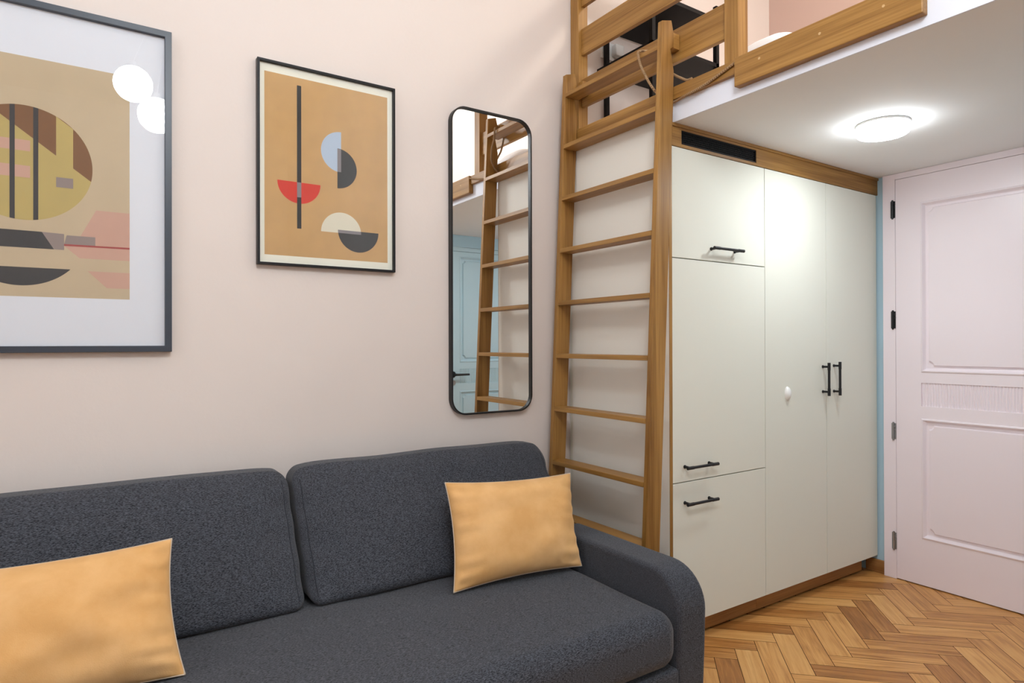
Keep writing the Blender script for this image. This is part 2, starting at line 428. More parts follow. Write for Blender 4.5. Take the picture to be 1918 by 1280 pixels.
# herringbone parquet
def build_floor():
    W, Lk, g = 0.0863, 0.33, 0.0011
    s2 = math.sqrt(0.5)
    S = Vector((3.0386, 1.31)); u = Vector((s2, -s2)); v = Vector((s2, s2))
    clip = (XB - .02, XR + .02, YB - .02, YW + .02)
    me = bpy.data.meshes.new('floor'); verts = []; faces = []; tones = []; uvs = []; mi = []
    verts += [(clip[0], clip[2], -.004), (clip[1], clip[2], -.004), (clip[1], clip[3], -.004), (clip[0], clip[3], -.004)]
    faces.append((0, 1, 2, 3)); tones.append(0); uvs.append([(0, 0)] * 4); mi.append(1)
    t1 = (u + v) * W; t2 = (u - v) * Lk
    rnd = random.Random(3)
    for b in range(-18, 14):
        for a in range(-75, 75):
            o = S + t1 * a + t2 * b
            for kind in (0, 1):
                if kind == 0: c = [(g, g), (Lk - g, g), (Lk - g, W - g), (g, W - g)]
                else: c = [(g, W + g), (W - g, W + g), (W - g, W + Lk - g), (g, W + Lk - g)]
                P = [o + u * x + v * y for x, y in c]
                if max(p.x for p in P) < clip[0] or min(p.x for p in P) > clip[1] or max(p.y for p in P) < clip[2] or min(p.y for p in P) > clip[3]: continue
                n = len(verts)
                verts += [(p.x, p.y, 0.0) for p in P]
                faces.append((n, n + 1, n + 2, n + 3)); mi.append(0)
                tones.append(rnd.betavariate(2.2, 2.0))
                ox, oy = rnd.random() * 40, rnd.random() * 40
                q = [(0, 0), (Lk, 0), (Lk, W), (0, W)] if kind == 0 else [(0, W), (0, 0), (Lk, 0), (Lk, W)]
                uvs.append([(ox + x, oy + y) for x, y in q])
    me.from_pydata(verts, [], faces)
    me.materials.append(parquet); me.materials.append(joint_dark)
    col = me.color_attributes.new('tone', 'FLOAT_COLOR', 'CORNER'); uvl = me.uv_layers.new(name='grain')
    for p in me.polygons:
        p.material_index = mi[p.index]
        for k, li in enumerate(p.loop_indices):
            t = tones[p.index]; col.data[li].color = (t, t, t, 1); uvl.data[li].uv = uvs[p.index][k]
    o = bpy.data.objects.new('floor', me); C.objects.link(o); struct(o)
build_floor()
sbox('floor_base', (XB - .25, XR + .1, YB - .1, YW + .1, -.12, -.006), joint_dark)

# loft slab, its white fascia, lining
sl = sempty('floor_loft', (2.6, 1.3, ZL))
MB().box(XF, XR + .001, NY, YW - .001, ZL, ZS).build('slab', white_mat, sl)
sl2 = MB().box(XF - .002, XF + .004, NY - .02, YW - .001, ZL - .001, ZS)
sl2.build('fascia', fascia_mat, sl)

# baseboards
sbox('baseboard_east', (XR - .014, XR, 1.682, 1.78, 0, .068), oakYd, .003)
sbox('baseboard_north', (XB, 1.866, YW - .014, YW, 0, .07), oakXd, .003)
sbox('trim_1', (XR - .022, XR, 0.24, .63, 1.965, 1.975), wall_blue)
# cornice of the nook wall
sbox('trim_2', (XF + .004, XR, NY, NY + .03, 1.965, ZL), wall_blue, .004)

# ------------------------------------------------------------------ panelled doors
def door_leaf(P, W, H, z0):
    """P(u, d, z) maps leaf coordinates to world; returns MB of the leaf (front at d=0, thickness back to d=-0.04)"""
    mb = MB()
    pan = [(.117, W - .117, 1.053, 1.893, 'r'), (.117, W - .117, .887, 1.001, 'f'), (.117, W - .117, .234, .826, 'r')]
    def q(u0, u1, a, b, d=0): mb.face([P(u0, d, a), P(u1, d, a), P(u1, d, b), P(u0, d, b)])
    zs = [z0, .234, .826, .887, 1.001, 1.053, 1.893, H]
    q(0, .117, z0, H); q(W - .117, W, z0, H)
    for a, b in ((0, 1), (2, 3), (4, 5), (6, 7)): q(.117, W - .117, zs[a], zs[b])
    # edges and back
    for (u0, u1) in ((0, 0), (W, W)): mb.face([P(u0, 0, z0), P(u0, 0, H), P(u0, -.02, H), P(u0, -.02, z0)])
    mb.face([P(0, 0, H), P(W, 0, H), P(W, -.02, H), P(0, -.02, H)]); mb.face([P(0, 0, z0), P(W, 0, z0), P(W, -.02, z0), P(0, -.02, z0)])
    mb.face([P(0, -.02, z0), P(W, -.02, z0), P(W, -.02, H), P(0, -.02, H)])
    for u0, u1, a, b, kind in pan:
        if kind == 'r':
            prof = [(0, 0), (.003, .004), (.008, .005), (.011, .001), (.018, -.010), (.022, -.012), (.030, -.012)]
            for (i0, d0), (i1, d1) in zip(prof, prof[1:]):
                r0 = [(u0 + i0, a + i0), (u1 - i0, a + i0), (u1 - i0, b - i0), (u0 + i0, b - i0)]
                r1 = [(u0 + i1, a + i1), (u1 - i1, a + i1), (u1 - i1, b - i1), (u0 + i1, b - i1)]
                for k in range(4):
                    m = (k + 1) % 4
                    mb.face([P(r0[k][0], d0, r0[k][1]), P(r0[m][0], d0, r0[m][1]), P(r1[m][0], d1, r1[m][1]), P(r1[k][0], d1, r1[k][1])])
            i = .030; q(u0 + i, u1 - i, a + i, b - i, -.012)
            # raised field with notched corners
            def outline(i, c):
                x0, x1, y0, y1 = u0 + i, u1 - i, a + i, b - i
                pts = []
                for cx, cy_, sx_, sy_ in ((x0, y0, 1, 1), (x1, y0, -1, 1), (x1, y1, -1, -1), (x0, y1, 1, -1)):
                    arc = [(cx + sx_ * c, cy_), (cx + sx_ * c * .86, cy_ + sy_ * c * .42), (cx + sx_ * c * .42, cy_ + sy_ * c * .86), (cx, cy_ + sy_ * c)]
                    if (sx_ * sy_) > 0: arc = arc[::-1]
                    pts += arc
                return pts
            o1, o2 = outline(.031, .020), outline(.036, .022)
            n = len(o1)
            for k in range(n):
                m = (k + 1) % n
                mb.face([P(o1[k][0], -.012, o1[k][1]), P(o1[m][0], -.012, o1[m][1]), P(o2[m][0], -.002, o2[m][1]), P(o2[k][0], -.002, o2[k][1])])
            mb.face([P(x, -.002, z) for x, z in o2])
        else:
            d = -.007
            for (x0, y0, x1, y1) in ((u0, a, u1, a), (u1, a, u1, b), (u1, b, u0, b), (u0, b, u0, a)):
                mb.face([P(x0, 0, y0), P(x1, 0, y1), P(x1, d, y1), P(x0, d, y0)])
            n = int(round((u1 - u0) / .0124)); st = (u1 - u0) / n
            for k in range(n):
                m = 5
                for j in range(m):
                    ua, ub = u0 + (k + j / m) * st, u0 + (k + (j + 1) / m) * st
                    da, db = d + .0045 * math.sin(PI * j / m), d + .0045 * math.sin(PI * (j + 1) / m)
                    mb.face([P(ua, da, a), P(ub, db, a), P(ub, db, b), P(ua, da, b)])
    return mb

def lever(mb, P, u, z, sgn):
    mb.tube([P(u, 0, z), P(u, .004, z), P(u, .006, z)], [.026, .026, .024], 20)
    mb.tube([P(u, .004, z), P(u, .035, z), P(u, .046, z), P(u + sgn * .012, .052, z), P(u + sgn * .12, .052, z)], [.010, .010, .010, .009, .008], 12)

# pink door (door_1) in the east wall
d1 = sempty('door_1', (3.42, 1.17, 0))
P1f = lambda u, d, z: (3.42 - d, 1.617 - u, z)
door_leaf(P1f, .90, 2.027, .006).build('door_leaf', pink_door, d1)
cs = MB()
cs.box(3.4205, XR, 1.619, 1.680, 0, ZL - .001).box(3.4205, XR, .656, .7155, 0, ZL - .001).box(3.4205, XR, .7155, 1.619, 2.029, ZL - .001)
cs.build('door_casing', pink_door, d1, .0015)
for k, (a, b) in enumerate(((1.833, 1.922), (1.271, 1.361), (.7075, .792), (.149, .236))):
    h = MB()
    y = 1.630
    h.tube([(3.4165, y, a), (3.4165, y, b)], .0055, 12)
    h.tube([(3.4165, y, a - .004), (3.4165, y, a)], .004, 10).tube([(3.4165, y, b), (3.4165, y, b + .004)], .004, 10)
    h.box(3.4185, 3.4205, y - .012, y + .010, a + .002, b - .002)
    for zz in (a + .62 * (b - a), a + .80 * (b - a)): h.box(3.4118, 3.4185, y - .0135, y - .006, zz - .004, zz + .004)
    o = h.build('hinge', black_metal if k < 2 else steel, d1)
    o['label'] = 'black hinge' if k < 2 else 'steel hinge'
lv = MB(); lever(lv, P1f, .855, 1.0, -1)
lv.build('door_handle', black_metal, d1)

# pale blue door (door_2) in the nook wall, seen in the mirror
d2 = sempty('door_2', (2.78, NY, 0))
P2f = lambda u, d, z: (2.335 + u, NY + .022 + d, z)
door_leaf(P2f, .90, 1.93, .006).build('door_leaf', blue_door, d2)
lv = MB(); lever(lv, P2f, .055, .958, 1)
lv.build('door_handle', black_metal, d2)
MB().tube([P2f(.055, 0, .893), P2f(.055, .006, .893)], .022, 20).build('keyhole_rosette', steel, d2)
MB().box(2.27, 2.333, NY, NY + .026, 0, 1.965).box(3.237, 3.30, NY, NY + .026, 0, 1.965).box(2.333, 3.237, NY, NY + .026, 1.932, 1.965).build('door_casing', blue_door, d2, .003)

# ================================================================== FITTED WARDROBE
YC = 1.735
def bar_handle(parent, p0, p1, out=.032):
    """p0,p1: the ends of the bar on the door surface plane; horizontal or vertical"""
    mb = MB(); a, b = Vector(p0), Vector(p1); d = (b - a).normalized(); o = Vector((0, -out, 0))
    mb.tube([a + o, b + o], .0058, 12)
    for t in (.018, (b - a).length - .018):
        q = a + d * t
        mb.tube([q, q + o], .0052, 12)
        mb.tube([q, q - Vector((0, .003, 0))], .0072, 12)
    mb.tube([a + o - d * .001, a + o + d * .034], .0068, 12)
    mb.tube([b + o - d * .034, b + o + d * .001], .0068, 12)
    return mb.build('handle', black_metal, parent)

cab1 = thing('tall_cabinet', 'cream three-front tall cabinet behind the ladder, horizontal black bar handles', 'cabinet', (2.18, 2.03, 0))
MB().box(1.874, 1.888, YC - .018, 2.311, .001, 2.088).build('side_panel', paint('cream_side_lightened', srgb(238, 235, 226), 0.6, 0.15, var=0.01), cab1)  # cream lacquer made paler to stand in for missing light on this side
MB().box(1.8735, 1.8885, YC - .020, YC - .0175, .001, 2.088).build('edge_band', oakZ, cab1)['label'] = 'oak front edge strip'
MB().box(1.889, 2.4775, YC + .003, 2.345, .0915, 1.970).build('carcass', cream, cab1)
x0, x1 = 1.8915, 2.4765
dd = MB().box(x0, x1, YC - .018, YC, 1.5365, 1.9685).build('flap_door', cream, cab1, .0008)
bar_handle(dd, (2.103, YC - .018, 1.585), (2.299 - .01, YC - .018, 1.585))
dd = MB().box(x0, x1, YC - .018, YC, .6545, 1.5325).build('door', cream, cab1, .0008)
bar_handle(dd, (1.940, YC - .018, .713), (2.120, YC - .018, .713))
dd = MB().box(x0, x1, YC - .018, YC, .092, .6505).build('door', cream, cab1, .0008)
bar_handle(dd, (1.940, YC - .018, .571), (2.120, YC - .018, .571))
MB().box(1.889, 2.4775, 1.766, 1.784, .013, .0905).build('plinth', oakXd, cab1)

cab2 = thing('double_door_wardrobe', 'cream double-door wardrobe with paired vertical black handles beside the pink door', 'wardrobe', (2.96, 2.03, 0))
MB().box(2.4785, 3.430, YC + .003, 2.345, .0915, 1.970).build('carcass', cream, cab2)
dl = MB().box(2.4795, 2.9585, YC - .018, YC, .092, 1.9685).build('door', cream, cab2, .0008)
bar_handle(dl, (2.927, YC - .018, .949), (2.927, YC - .018, 1.104))
dr = MB().box(2.9620, 3.4290, YC - .018, YC, .092, 1.9685).build('door', cream, cab2, .0008)
bar_handle(dr, (3.022, YC - .018, .947), (3.022, YC - .018, 1.107))
kb = MB(); prof = []
V = []; F = []; n1, n2 = 14, 28
for i in range(n1 + 1):
    t = PI / 2 * i / n1
    for k in range(n2):
        a = 2 * PI * k / n2
        V.append((2.640 + .019 * math.cos(t) * math.cos(a), YC - .018 - .018 * math.sin(t), .971 + .031 * math.cos(t) * math.sin(a)))
for i in range(n1):
    for k in range(n2): F.append((i * n2 + k, i * n2 + (k + 1) % n2, (i + 1) * n2 + (k + 1) % n2, (i + 1) * n2 + k))
kb.mesh(V, F, 0, True).build('oval_knob', plastic_w, dl)['label'] = 'white egg-shaped knob'
MB().box(2.4785, 3.365, 1.766, 1.784, .013, .0905).build('plinth', oakXd, cab2)
MB().box(3.4305, 3.4445, YC - .006, YC + .06, .0915, 1.970).build('filler_strip', oakYd, cab2)['label'] = 'dark oak filler strip'
for x_ in (2.56, 3.30):
    MB().tube([(x_, 1.90, .001), (x_, 1.90, .091)], .022, 16).build('cabinet_foot', black_matte, cab2)
for x_ in (1.96, 2.40):
    MB().tube([(x_, 1.90, .001), (x_, 1.90, .091)], .022, 16).build('cabinet_foot', black_matte, cab1)

hd = thing('header_panel', 'long horizontal oak panel between the cream fronts and the loft underside', 'wood panel', (2.66, YC, 1.97))
hb = MB()
vx0, vx1, vz0, vz1 = 1.9465, 2.4215, 1.9835, 2.0385
hb.box(1.889, vx0, YC - .018, YC, 1.9715, ZL - .013).box(vx1, 3.4445, YC - .018, YC, 1.9715, ZL - .013).box(vx0, vx1, YC - .018, YC, 1.9715, vz0).box(vx0, vx1, YC - .018, YC, vz1, ZL - .013)
hb.build('panel', oakX, hd, weld=True)
MB().box(1.889, 3.4445, YC - .024, YC, ZL - .013, ZL - .001).build('top_strip', oakX, hd)

vg = thing('vent_grille', 'long black perforated vent grille set in the oak header panel', 'vent', (2.184, YC, vz0))
vb = MB()
vb.box(vx0, vx1, YC - .004, YC - .001, vz0, vz1)
fr = .004
for b in ((vx0, vx1, vz0, vz0 + fr + .003), (vx0, vx1, vz1 - fr, vz1), (vx0, vx0 + fr, vz0, vz1), (vx1 - fr, vx1, vz0, vz1)):
    vb.box(b[0], b[1], YC - .016, YC - .004, b[2], b[3])
vb.build('frame', black_matte, vg)
sl_ = MB()
rows = 5; zz0, zz1 = vz0 + .008, vz1 - .005
for r_ in range(rows + 1):
    z = zz0 + (zz1 - zz0) * r_ / rows
    sl_.box(vx0 + fr, vx1 - fr, YC - .012, YC - .010, z - .0016, z + .0016)
nb = 52
for k in range(nb + 1):
    x = vx0 + fr + (vx1 - vx0 - 2 * fr) * k / nb
    for r_ in range(rows):
        xx = x + (.0045 if r_ % 2 else 0)
        za = zz0 + (zz1 - zz0) * r_ / rows; zb_ = za + (zz1 - zz0) / rows
        if xx < vx1 - fr: sl_.box(xx - .0012, xx + .0012, YC - .0118, YC - .0102, za, zb_)
sl_.build('perforated_plate', plain('dark_grey_metal', srgb(18, 18, 20), .6, .0, .15), vg)

# ================================================================== LADDER
lad = thing('loft_ladder', 'tall oak ladder with flat treads leaning on the loft edge', 'ladder', (1.73, 1.98, 0))
xf = lambda z: 1.6946 + .0484 * z
def rail_poly(): return [(xf(0), 0.001), (xf(2.424), 2.424), (1.863, 2.438), (1.876, 2.387), (1.876, 2.34), (1.857, 2.326), (1.875, 2.245), (xf(2.09) + .074, 2.09), (xf(0) + .074, 0.001)]
for (a, b) in ((1.690, 1.712), (2.272, 2.296)):
    MB().prism(rail_poly(), 'Y', a, b).build('rail', oakZ, lad, .002)
for k in range(-2, 8):
    zb = .6616 + k * .2367; zt = zb + .019
    mb = MB()
    mb.prism([(xf(zb) - .001, zb), (xf(zt) - .001, zt), (xf(zt) + .0725, zt), (xf(zb) + .0725, zb)], 'Y', 1.7125, 2.2715)
    mb.build('tread', oakY, lad, .0015)
for (a, b) in ((1.695, 1.740), (2.235, 2.270)):
    MB().box(1.877, 1.913, a, b, 2.338, 2.398).build('spacer_block', oakX, lad, .002)

# ================================================================== GUARD RAIL on the loft edge
gd = thing('guard_railing', 'oak railing with square posts and wide boards on the loft edge', 'railing', (1.92, 1.88, ZS))
for (a, b) in ((1.4175, 1.4755), (2.2885, 2.346)):
    MB().box(1.898, 1.954, a, b, ZS + .001, 3.02).build('post', oakZ, gd, .002)
for (a, b) in ((2.299, 2.429), (2.540, 2.664), (2.768, 2.890)):
    MB().box(1.915, 1.935, 1.4755, 2.2885, a, b).build('rail_board', oakY, gd, .002)
MB().box(1.877, 1.8965, 1.412, 2.2885, 2.1375, 2.187).build('bottom_rail', oakY, gd, .0015)

ld = thing('ledge_board', 'thick oak board screwed along the white loft edge above the cabinets', 'board', (1.88, 1.11, 2.08))
tb = MB().box(1.865, 1.8945, .810, 1.4095, 2.087, 2.1885)
tb.build('board', oakY, ld, .003)
for (y, z) in ((1.310, 2.150), (1.099, 2.147), (.911, 2.148)):
    MB().tube([(1.8655, y, z), (1.8640, y, z)], [.0045, .004], 12).build('screw_plug', plain('pale_plug', srgb(205, 170, 120), .5), ld)

# rope
def spline(pts, n=10):
    P = [Vector(p) for p in pts]; P = [P[0] * 2 - P[1]] + P + [P[-1] * 2 - P[-2]]; out = []
    for i in range(1, len(P) - 2):
        for k in range(n):
            t = k / n; a, b, c, d = P[i - 1], P[i], P[i + 1], P[i + 2]
            out.append(.5 * ((2 * b) + (c - a) * t + (2 * a - 5 * b + 4 * c - d) * t * t + (3 * b - a - 3 * c + d) * t ** 3))
    out.append(P[-2]); return out
rp = MB()
pts = [(1.8705, 1.4125, 2.172), (1.8705, 1.45, 2.163), (1.8705, 1.50, 2.150), (1.8705, 1.56, 2.138), (1.8705, 1.63, 2.131), (1.881, 1.683, 2.130), (1.8825, 1.702, 2.131), (1.874, 1.722, 2.134), (1.845, 1.730, 2.150),
       (1.812, 1.745, 2.19), (1.80, 1.768, 2.24), (1.799, 1.790, 2.285), (1.798, 1.802, 2.325), (1.799, 1.803, 2.343), (1.815, 1.792, 2.3475), (1.84, 1.775, 2.345), (1.870, 1.762, 2.344), (1.8885, 1.755, 2.335), (1.890, 1.745, 2.31), (1.889, 1.725, 2.262),
       (1.8885, 1.70, 2.238), (1.889, 1.67, 2.216), (1.890, 1.640, 2.197), (1.8855, 1.612, 2.192)]
rp.tube(spline(pts), .0050, 10)
tag(rp.build('jute_rope', rope_m), 'twisted jute rope looped over the top ladder tread and along the loft edge', 'rope')

# ================================================================== LOFT THINGS
sh = thing('shelf_rack', 'black metal shelf unit standing on the loft behind the railing', 'shelf unit', (2.28, 2.155, ZS))
for (x, y) in ((2.062, 1.982), (2.490, 1.982), (2.105, 2.325), (2.490, 2.325)):
    MB().box(x - .010, x + .010, y - .010, y + .010, ZS + .001, 2.80).build('post', black_matte, sh)
for z in (2.508, 2.724):
    MB().box(2.052, 2.50, 1.972, 2.335, z, z + .018).build('shelf', black_matte, sh)
sk = thing('wall_socket', 'small white socket on the loft wall behind the black shelf', 'socket', (2.13, YW, 2.60))
MB().box(2.085, 2.170, YW - .010, YW, 2.595, 2.680).build('plate', plastic_w, sk, .002)
MB().box(2.150, 2.205, YW - .045, YW - .010, 2.612, 2.668).build('plug', plastic_w, sk, .006)

mt = thing('mattress', 'white mattress lying on the loft floor', 'mattress', (2.75, .95, ZS))
rbox(MB(), 2.10, 3.43, .25, 1.62, ZS + .001, 2.26, .05, n=(8, 8, 3)).build('mattress_body', plain('white_cotton', srgb(238, 238, 238), .9), mt)
bw = MB()
def wp(u, v, w, p):
    t = (1 - abs(u) ** 3) * (1 - abs(v) ** 3)
    return Vector((p.x, p.y, 2.264 + (p.z - 2.264) * (.35 + .65 * t) + .01 * noise.noise(p * 7)))
rbox(bw, 2.07, 2.48, 1.34, 1.61, 2.264, 2.378, .055, wp, (10, 10, 3))
tag(bw.build('bed_pillow', plain('white_cotton_pillow', srgb(240, 240, 242), .9)), 'white bed pillow lying on the loft mattress', 'pillow')

# ================================================================== LIGHTS
lamp_w = emitter('lamp_diffuser_lower', (.90, .965, 1.0, 1), E_LOWER)
cl = thing('ceiling_light', 'small round flush ceiling light glowing under the loft', 'ceiling light', (2.60, 1.275, ZL))
MB().lathe([(0, 0), (.094, 0), (.096, -.002), (.096, -.008), (.090, -.008)], (2.60, 1.275, ZL - .0005), 48).build('rim', plastic_w, cl)
MB().lathe([(.0925, -.008), (.0935, -.014), (.0935, -.032), (.091, -.039)], (2.60, 1.275, ZL - .0005), 48).build('diffuser_side', emitter('lamp_frosted_side', (.90, .965, 1.0, 1), E_LOWER * .28), cl)
MB().lathe([(.091, -.039), (.086, -.0435), (.05, -.046), (0, -.047)], (2.60, 1.275, ZL - .0005), 48).build('diffuser', lamp_w, cl)
cu = thing('ceiling_light', 'round flush ceiling light on the high ceiling above the loft', 'ceiling light', (2.66, .85, ZC))
MB().lathe([(0, 0), (.13, 0), (.13, -.014), (.12, -.014)], (2.66, .85, ZC - .0005), 48).build('rim', plastic_w, cu)
MB().lathe([(.127, -.014), (.128, -.035), (.11, -.05), (0, -.056)], (2.66, .85, ZC - .0005), 48).build('diffuser', emitter('lamp_diffuser_upper', (1.0, .90, .78, 1), E_UPPER), cu)

pd = thing('pendant_lamp', 'white pendant lamp with a cluster of glowing glass globes', 'lamp', (.52, 0, ZC))
MB().lathe([(0, 0), (.16, 0), (.16, -.02), (.12, -.045), (0, -.05)], (.52, 0, ZC - .0005), 40).build('canopy', plastic_w, pd)
globe_m = emitter('glowing_opal_glass', (.90, .955, 1.0, 1), E_PENDANT)
for (x, y, z) in ((.24, 0, 2.845), (.37, .02, 2.665), (.62, -.06, 2.93)):
    g = MB(); prof = [(.11 * math.sin(PI * i / 20), .11 * math.cos(PI * i / 20)) for i in range(21)]
    g.lathe(prof, (x, y, z), 32)
    go = g.build('globe', globe_m, pd)
    MB().tube([(x, y, z + .108), (x, y, z + .14)], .018, 14).build('cap', plastic_w, go)
    MB().tube([(x, y, z + .14), (x * .3 + .364, y * .3, ZC - .045)], .003, 8).build('cord', plastic_w, go)

# ================================================================== PICTURES AND MIRROR
def frame_mb(x0, x1, z0, z1, wf, yb, yf):
    mb = MB()
    def ring(x0, x1, z0, z1, y): return [(x0, y, z0), (x1, y, z0), (x1, y, z1), (x0, y, z1)]
    seq = [ring(x0, x1, z0, z1, yb), ring(x0, x1, z0, z1, yf), ring(x0 + wf, x1 - wf, z0 + wf, z1 - wf, yf), ring(x0 + wf, x1 - wf, z0 + wf, z1 - wf, yb)]
    for a, b in zip(seq, seq[1:] + seq[:1]):
        for k in range(4):
            m = (k + 1) % 4; mb.face([a[k], a[m], b[m], b[k]])
    return mb
def poly_part(mb, pts, y, mi): mb.face([(x, y, z) for x, z in pts], mi)
def arc(cx, cz, r, a0, a1, n=40): return [(cx + r * math.cos(math.radians(a0 + (a1 - a0) * i / n)), cz + r * math.sin(math.radians(a0 + (a1 - a0) * i / n))) for i in range(n + 1)]

# small picture: tan sheet with half discs and an upright bar
px0, px1, pz0, pz1 = .490, 1.0018, 1.4795, 2.1985
pa = thing('framed_picture', 'narrow black-framed tan abstract print with half discs, left of the tall mirror', 'picture', ((px0 + px1) / 2, YW, pz0))
frame_mb(px0, px1, pz0, pz1, .0085, YW - .001, YW - .026).build('frame', black_frame, pa, .001)
MB().box(px0 + .006, px1 - .006, YW - .012, YW - .002, pz0 + .006, pz1 - .006).build('mat', ivory_card, pa)
pr = MB(); y = YW - .0122
tan, blk, red, blu, crm, gry = (printed('print_tan', srgb(194, 155, 100), .20), printed('print_black', srgb(26, 26, 28), .1), printed('print_red', srgb(206, 42, 18), .05),
                           printed('print_pale_blue', srgb(176, 194, 214), .06), printed('print_cream', srgb(222, 218, 198), .04), printed('print_grey', srgb(128, 122, 126), .05))
poly_part(pr, [(.516, 1.516), (.974, 1.516), (.974, 2.161), (.516, 2.161)], y, 0)
poly_part(pr, arc(.636, 1.7838, .0765, 180, 360), y - .0003, 2)
poly_part(pr, [(.628, 1.617), (.6432, 1.617), (.6432, 2.1334), (.628, 2.1334)], y - .0005, 1)
poly_part(pr, [(.628, 1.7300), (.6432, 1.7300), (.6432, 1.7838), (.628, 1.7838)], y - .0007, 5)
poly_part(pr, arc(.790, 1.917, .0755, 90, 270), y - .0003, 3)
poly_part(pr, arc(.7757, 1.856, .0745, -90, 90), y - .0005, 1)
poly_part(pr, [(.7757, 1.843), (.790, 1.843), (.790, 1.928), (.7757, 1.9303)], y - .0007, 5)
poly_part(pr, arc(.791, 1.6155, .0765, 0, 180), y - .0003, 4)
poly_part(pr, arc(.857, 1.6270, .0795, 180, 360), y - .0005, 1)
poly_part(pr, [(.7785, 1.6155), (.8675, 1.6155), (.8665, 1.6270), (.7775, 1.6270)], y - .0007, 5)
pr.build('print', [tan, blk, red, blu, crm, gry], pa)
gp = MB(); gp.face([(px0 + .008, YW - .0175, pz0 + .008), (px1 - .008, YW - .0175, pz0 + .008), (px1 - .008, YW - .0175, pz1 - .008), (px0 + .008, YW - .0175, pz1 - .008)]); gp.build('glass', glass, pa)

# large picture: broad cool white mat, beige abstract sheet
qx0, qx1, qz0, qz1 = -.503, .2272, 1.177, 2.211
pb = thing('framed_picture', 'large blue-black framed abstract print in a broad white mat above the sofa', 'picture', ((qx0 + qx1) / 2, YW, qz0))
frame_mb(qx0, qx1, qz0, qz1, .0195, YW - .001, YW - .026).build('frame', blue_black, pb, .001)
MB().box(qx0 + .01, qx1 - .01, YW - .010, YW - .002, qz0 + .01, qz1 - .01).build('mat', mat_card, pb)
g = MB(); y = YW - .0102
beige, brown, dark, yel, rose, redl, gr2 = (printed('print_beige', srgb(192, 174, 144), .10), printed('print_brown', srgb(118, 78, 40), .10), printed('print_charcoal', srgb(42, 41, 44), .06),
                         printed('print_ochre', srgb(182, 162, 96), .12), printed('print_rose', srgb(196, 156, 138), .08), printed('print_crimson', srgb(160, 62, 60), .05), printed('print_taupe', srgb(140, 126, 122), .05))
ax0, ax1, az0, az1 = -.387, .1106, 1.342, 2.0455
poly_part(g, [(ax0, az0), (ax1, az0), (ax1, az1), (ax0, az1)], y, 0)
cx, cz, r = -.155, 1.734, .168
poly_part(g, arc(cx, cz, r, 0, 360, 80)[:-1], y - .0002, 3)
# upper brown part of the disc, above a falling diagonal
def zd(x): return 1.8612 - (x + .2089) * .747
up_ = [(x, z) for x, z in arc(cx, cz, r, -14, 165, 90)]
poly_part(g, [p for p in up_ if p[1] >= zd(p[0])], y - .0004, 1)
xa, xb = -.078, -.036
poly_part(g, [(xa, zd(xa)), (xb, zd(xb)), (xb, cz + math.sqrt(r * r - (xb - cx) ** 2)), (xa, cz + math.sqrt(r * r - (xa - cx) ** 2))], y - .0006, 3)
for x0_ in (-.1878, -.1328):
    x1_ = x0_ + .012
    poly_part(g, [(x0_, cz - math.sqrt(r * r - (x0_ - cx) ** 2)), (x1_, cz - math.sqrt(r * r - (x1_ - cx) ** 2)), (x1_, cz + math.sqrt(r * r - (x1_ - cx) ** 2)), (x0_, cz + math.sqrt(r * r - (x0_ - cx) ** 2))], y - .0008, 2)
for (a, b, c_, d_, m_) in ((-.26, -.14, 1.768, 1.80, 4), (-.26, -.14, 1.69, 1.725, 4), (-.078, -.036, 1.672, 1.702, 6)):
    poly_part(g, [(a, c_), (b, c_), (b, d_), (a, d_)], y - .0007, m_)
poly_part(g, [(ax0, 1.4841), (-.0832, 1.485), (-.1126, 1.5347), (ax0, 1.5362)], y - .0003, 2)
poly_part(g, [(-.1126, 1.5347), (-.0832, 1.485), (-.0585, 1.485), (-.0585, 1.533)], y - .0003, 6)
poly_part(g, arc(-.163, 1.536, .162, -138, -42, 50), y - .0003, 2)
poly_part(g, [(-.0585, 1.4975), (ax1, 1.4995), (ax1, 1.505), (-.0585, 1.503)], y - .0007, 5)
poly_part(g, [(-.03, 1.505), (ax1, 1.505), (ax1, 1.613), (.022, 1.613)], y - .0003, 4)
poly_part(g, [(-.052, 1.53), (.02, 1.53), (.02, 1.503), (-.0585, 1.503)], y - .0005, 6)
poly_part(g, [(-.02, 1.463), (ax1, 1.463), (ax1, 1.4995), (-.0585, 1.4975)], y - .0003, 4)
poly_part(g, [(.0, 1.425), (ax1, 1.425), (ax1, 1.375), (.05, 1.375)], y - .0003, 4)
g.build('print', [beige, brown, dark, yel, rose, redl, gr2], pb)
gp = MB(); gp.face([(qx0 + .018, YW - .0175, qz0 + .018), (qx1 - .018, YW - .0175, qz0 + .018), (qx1 - .018, YW - .0175, qz1 - .018), (qx0 + .018, YW - .0175, qz1 - .018)]); gp.build('glass', glass, pb)

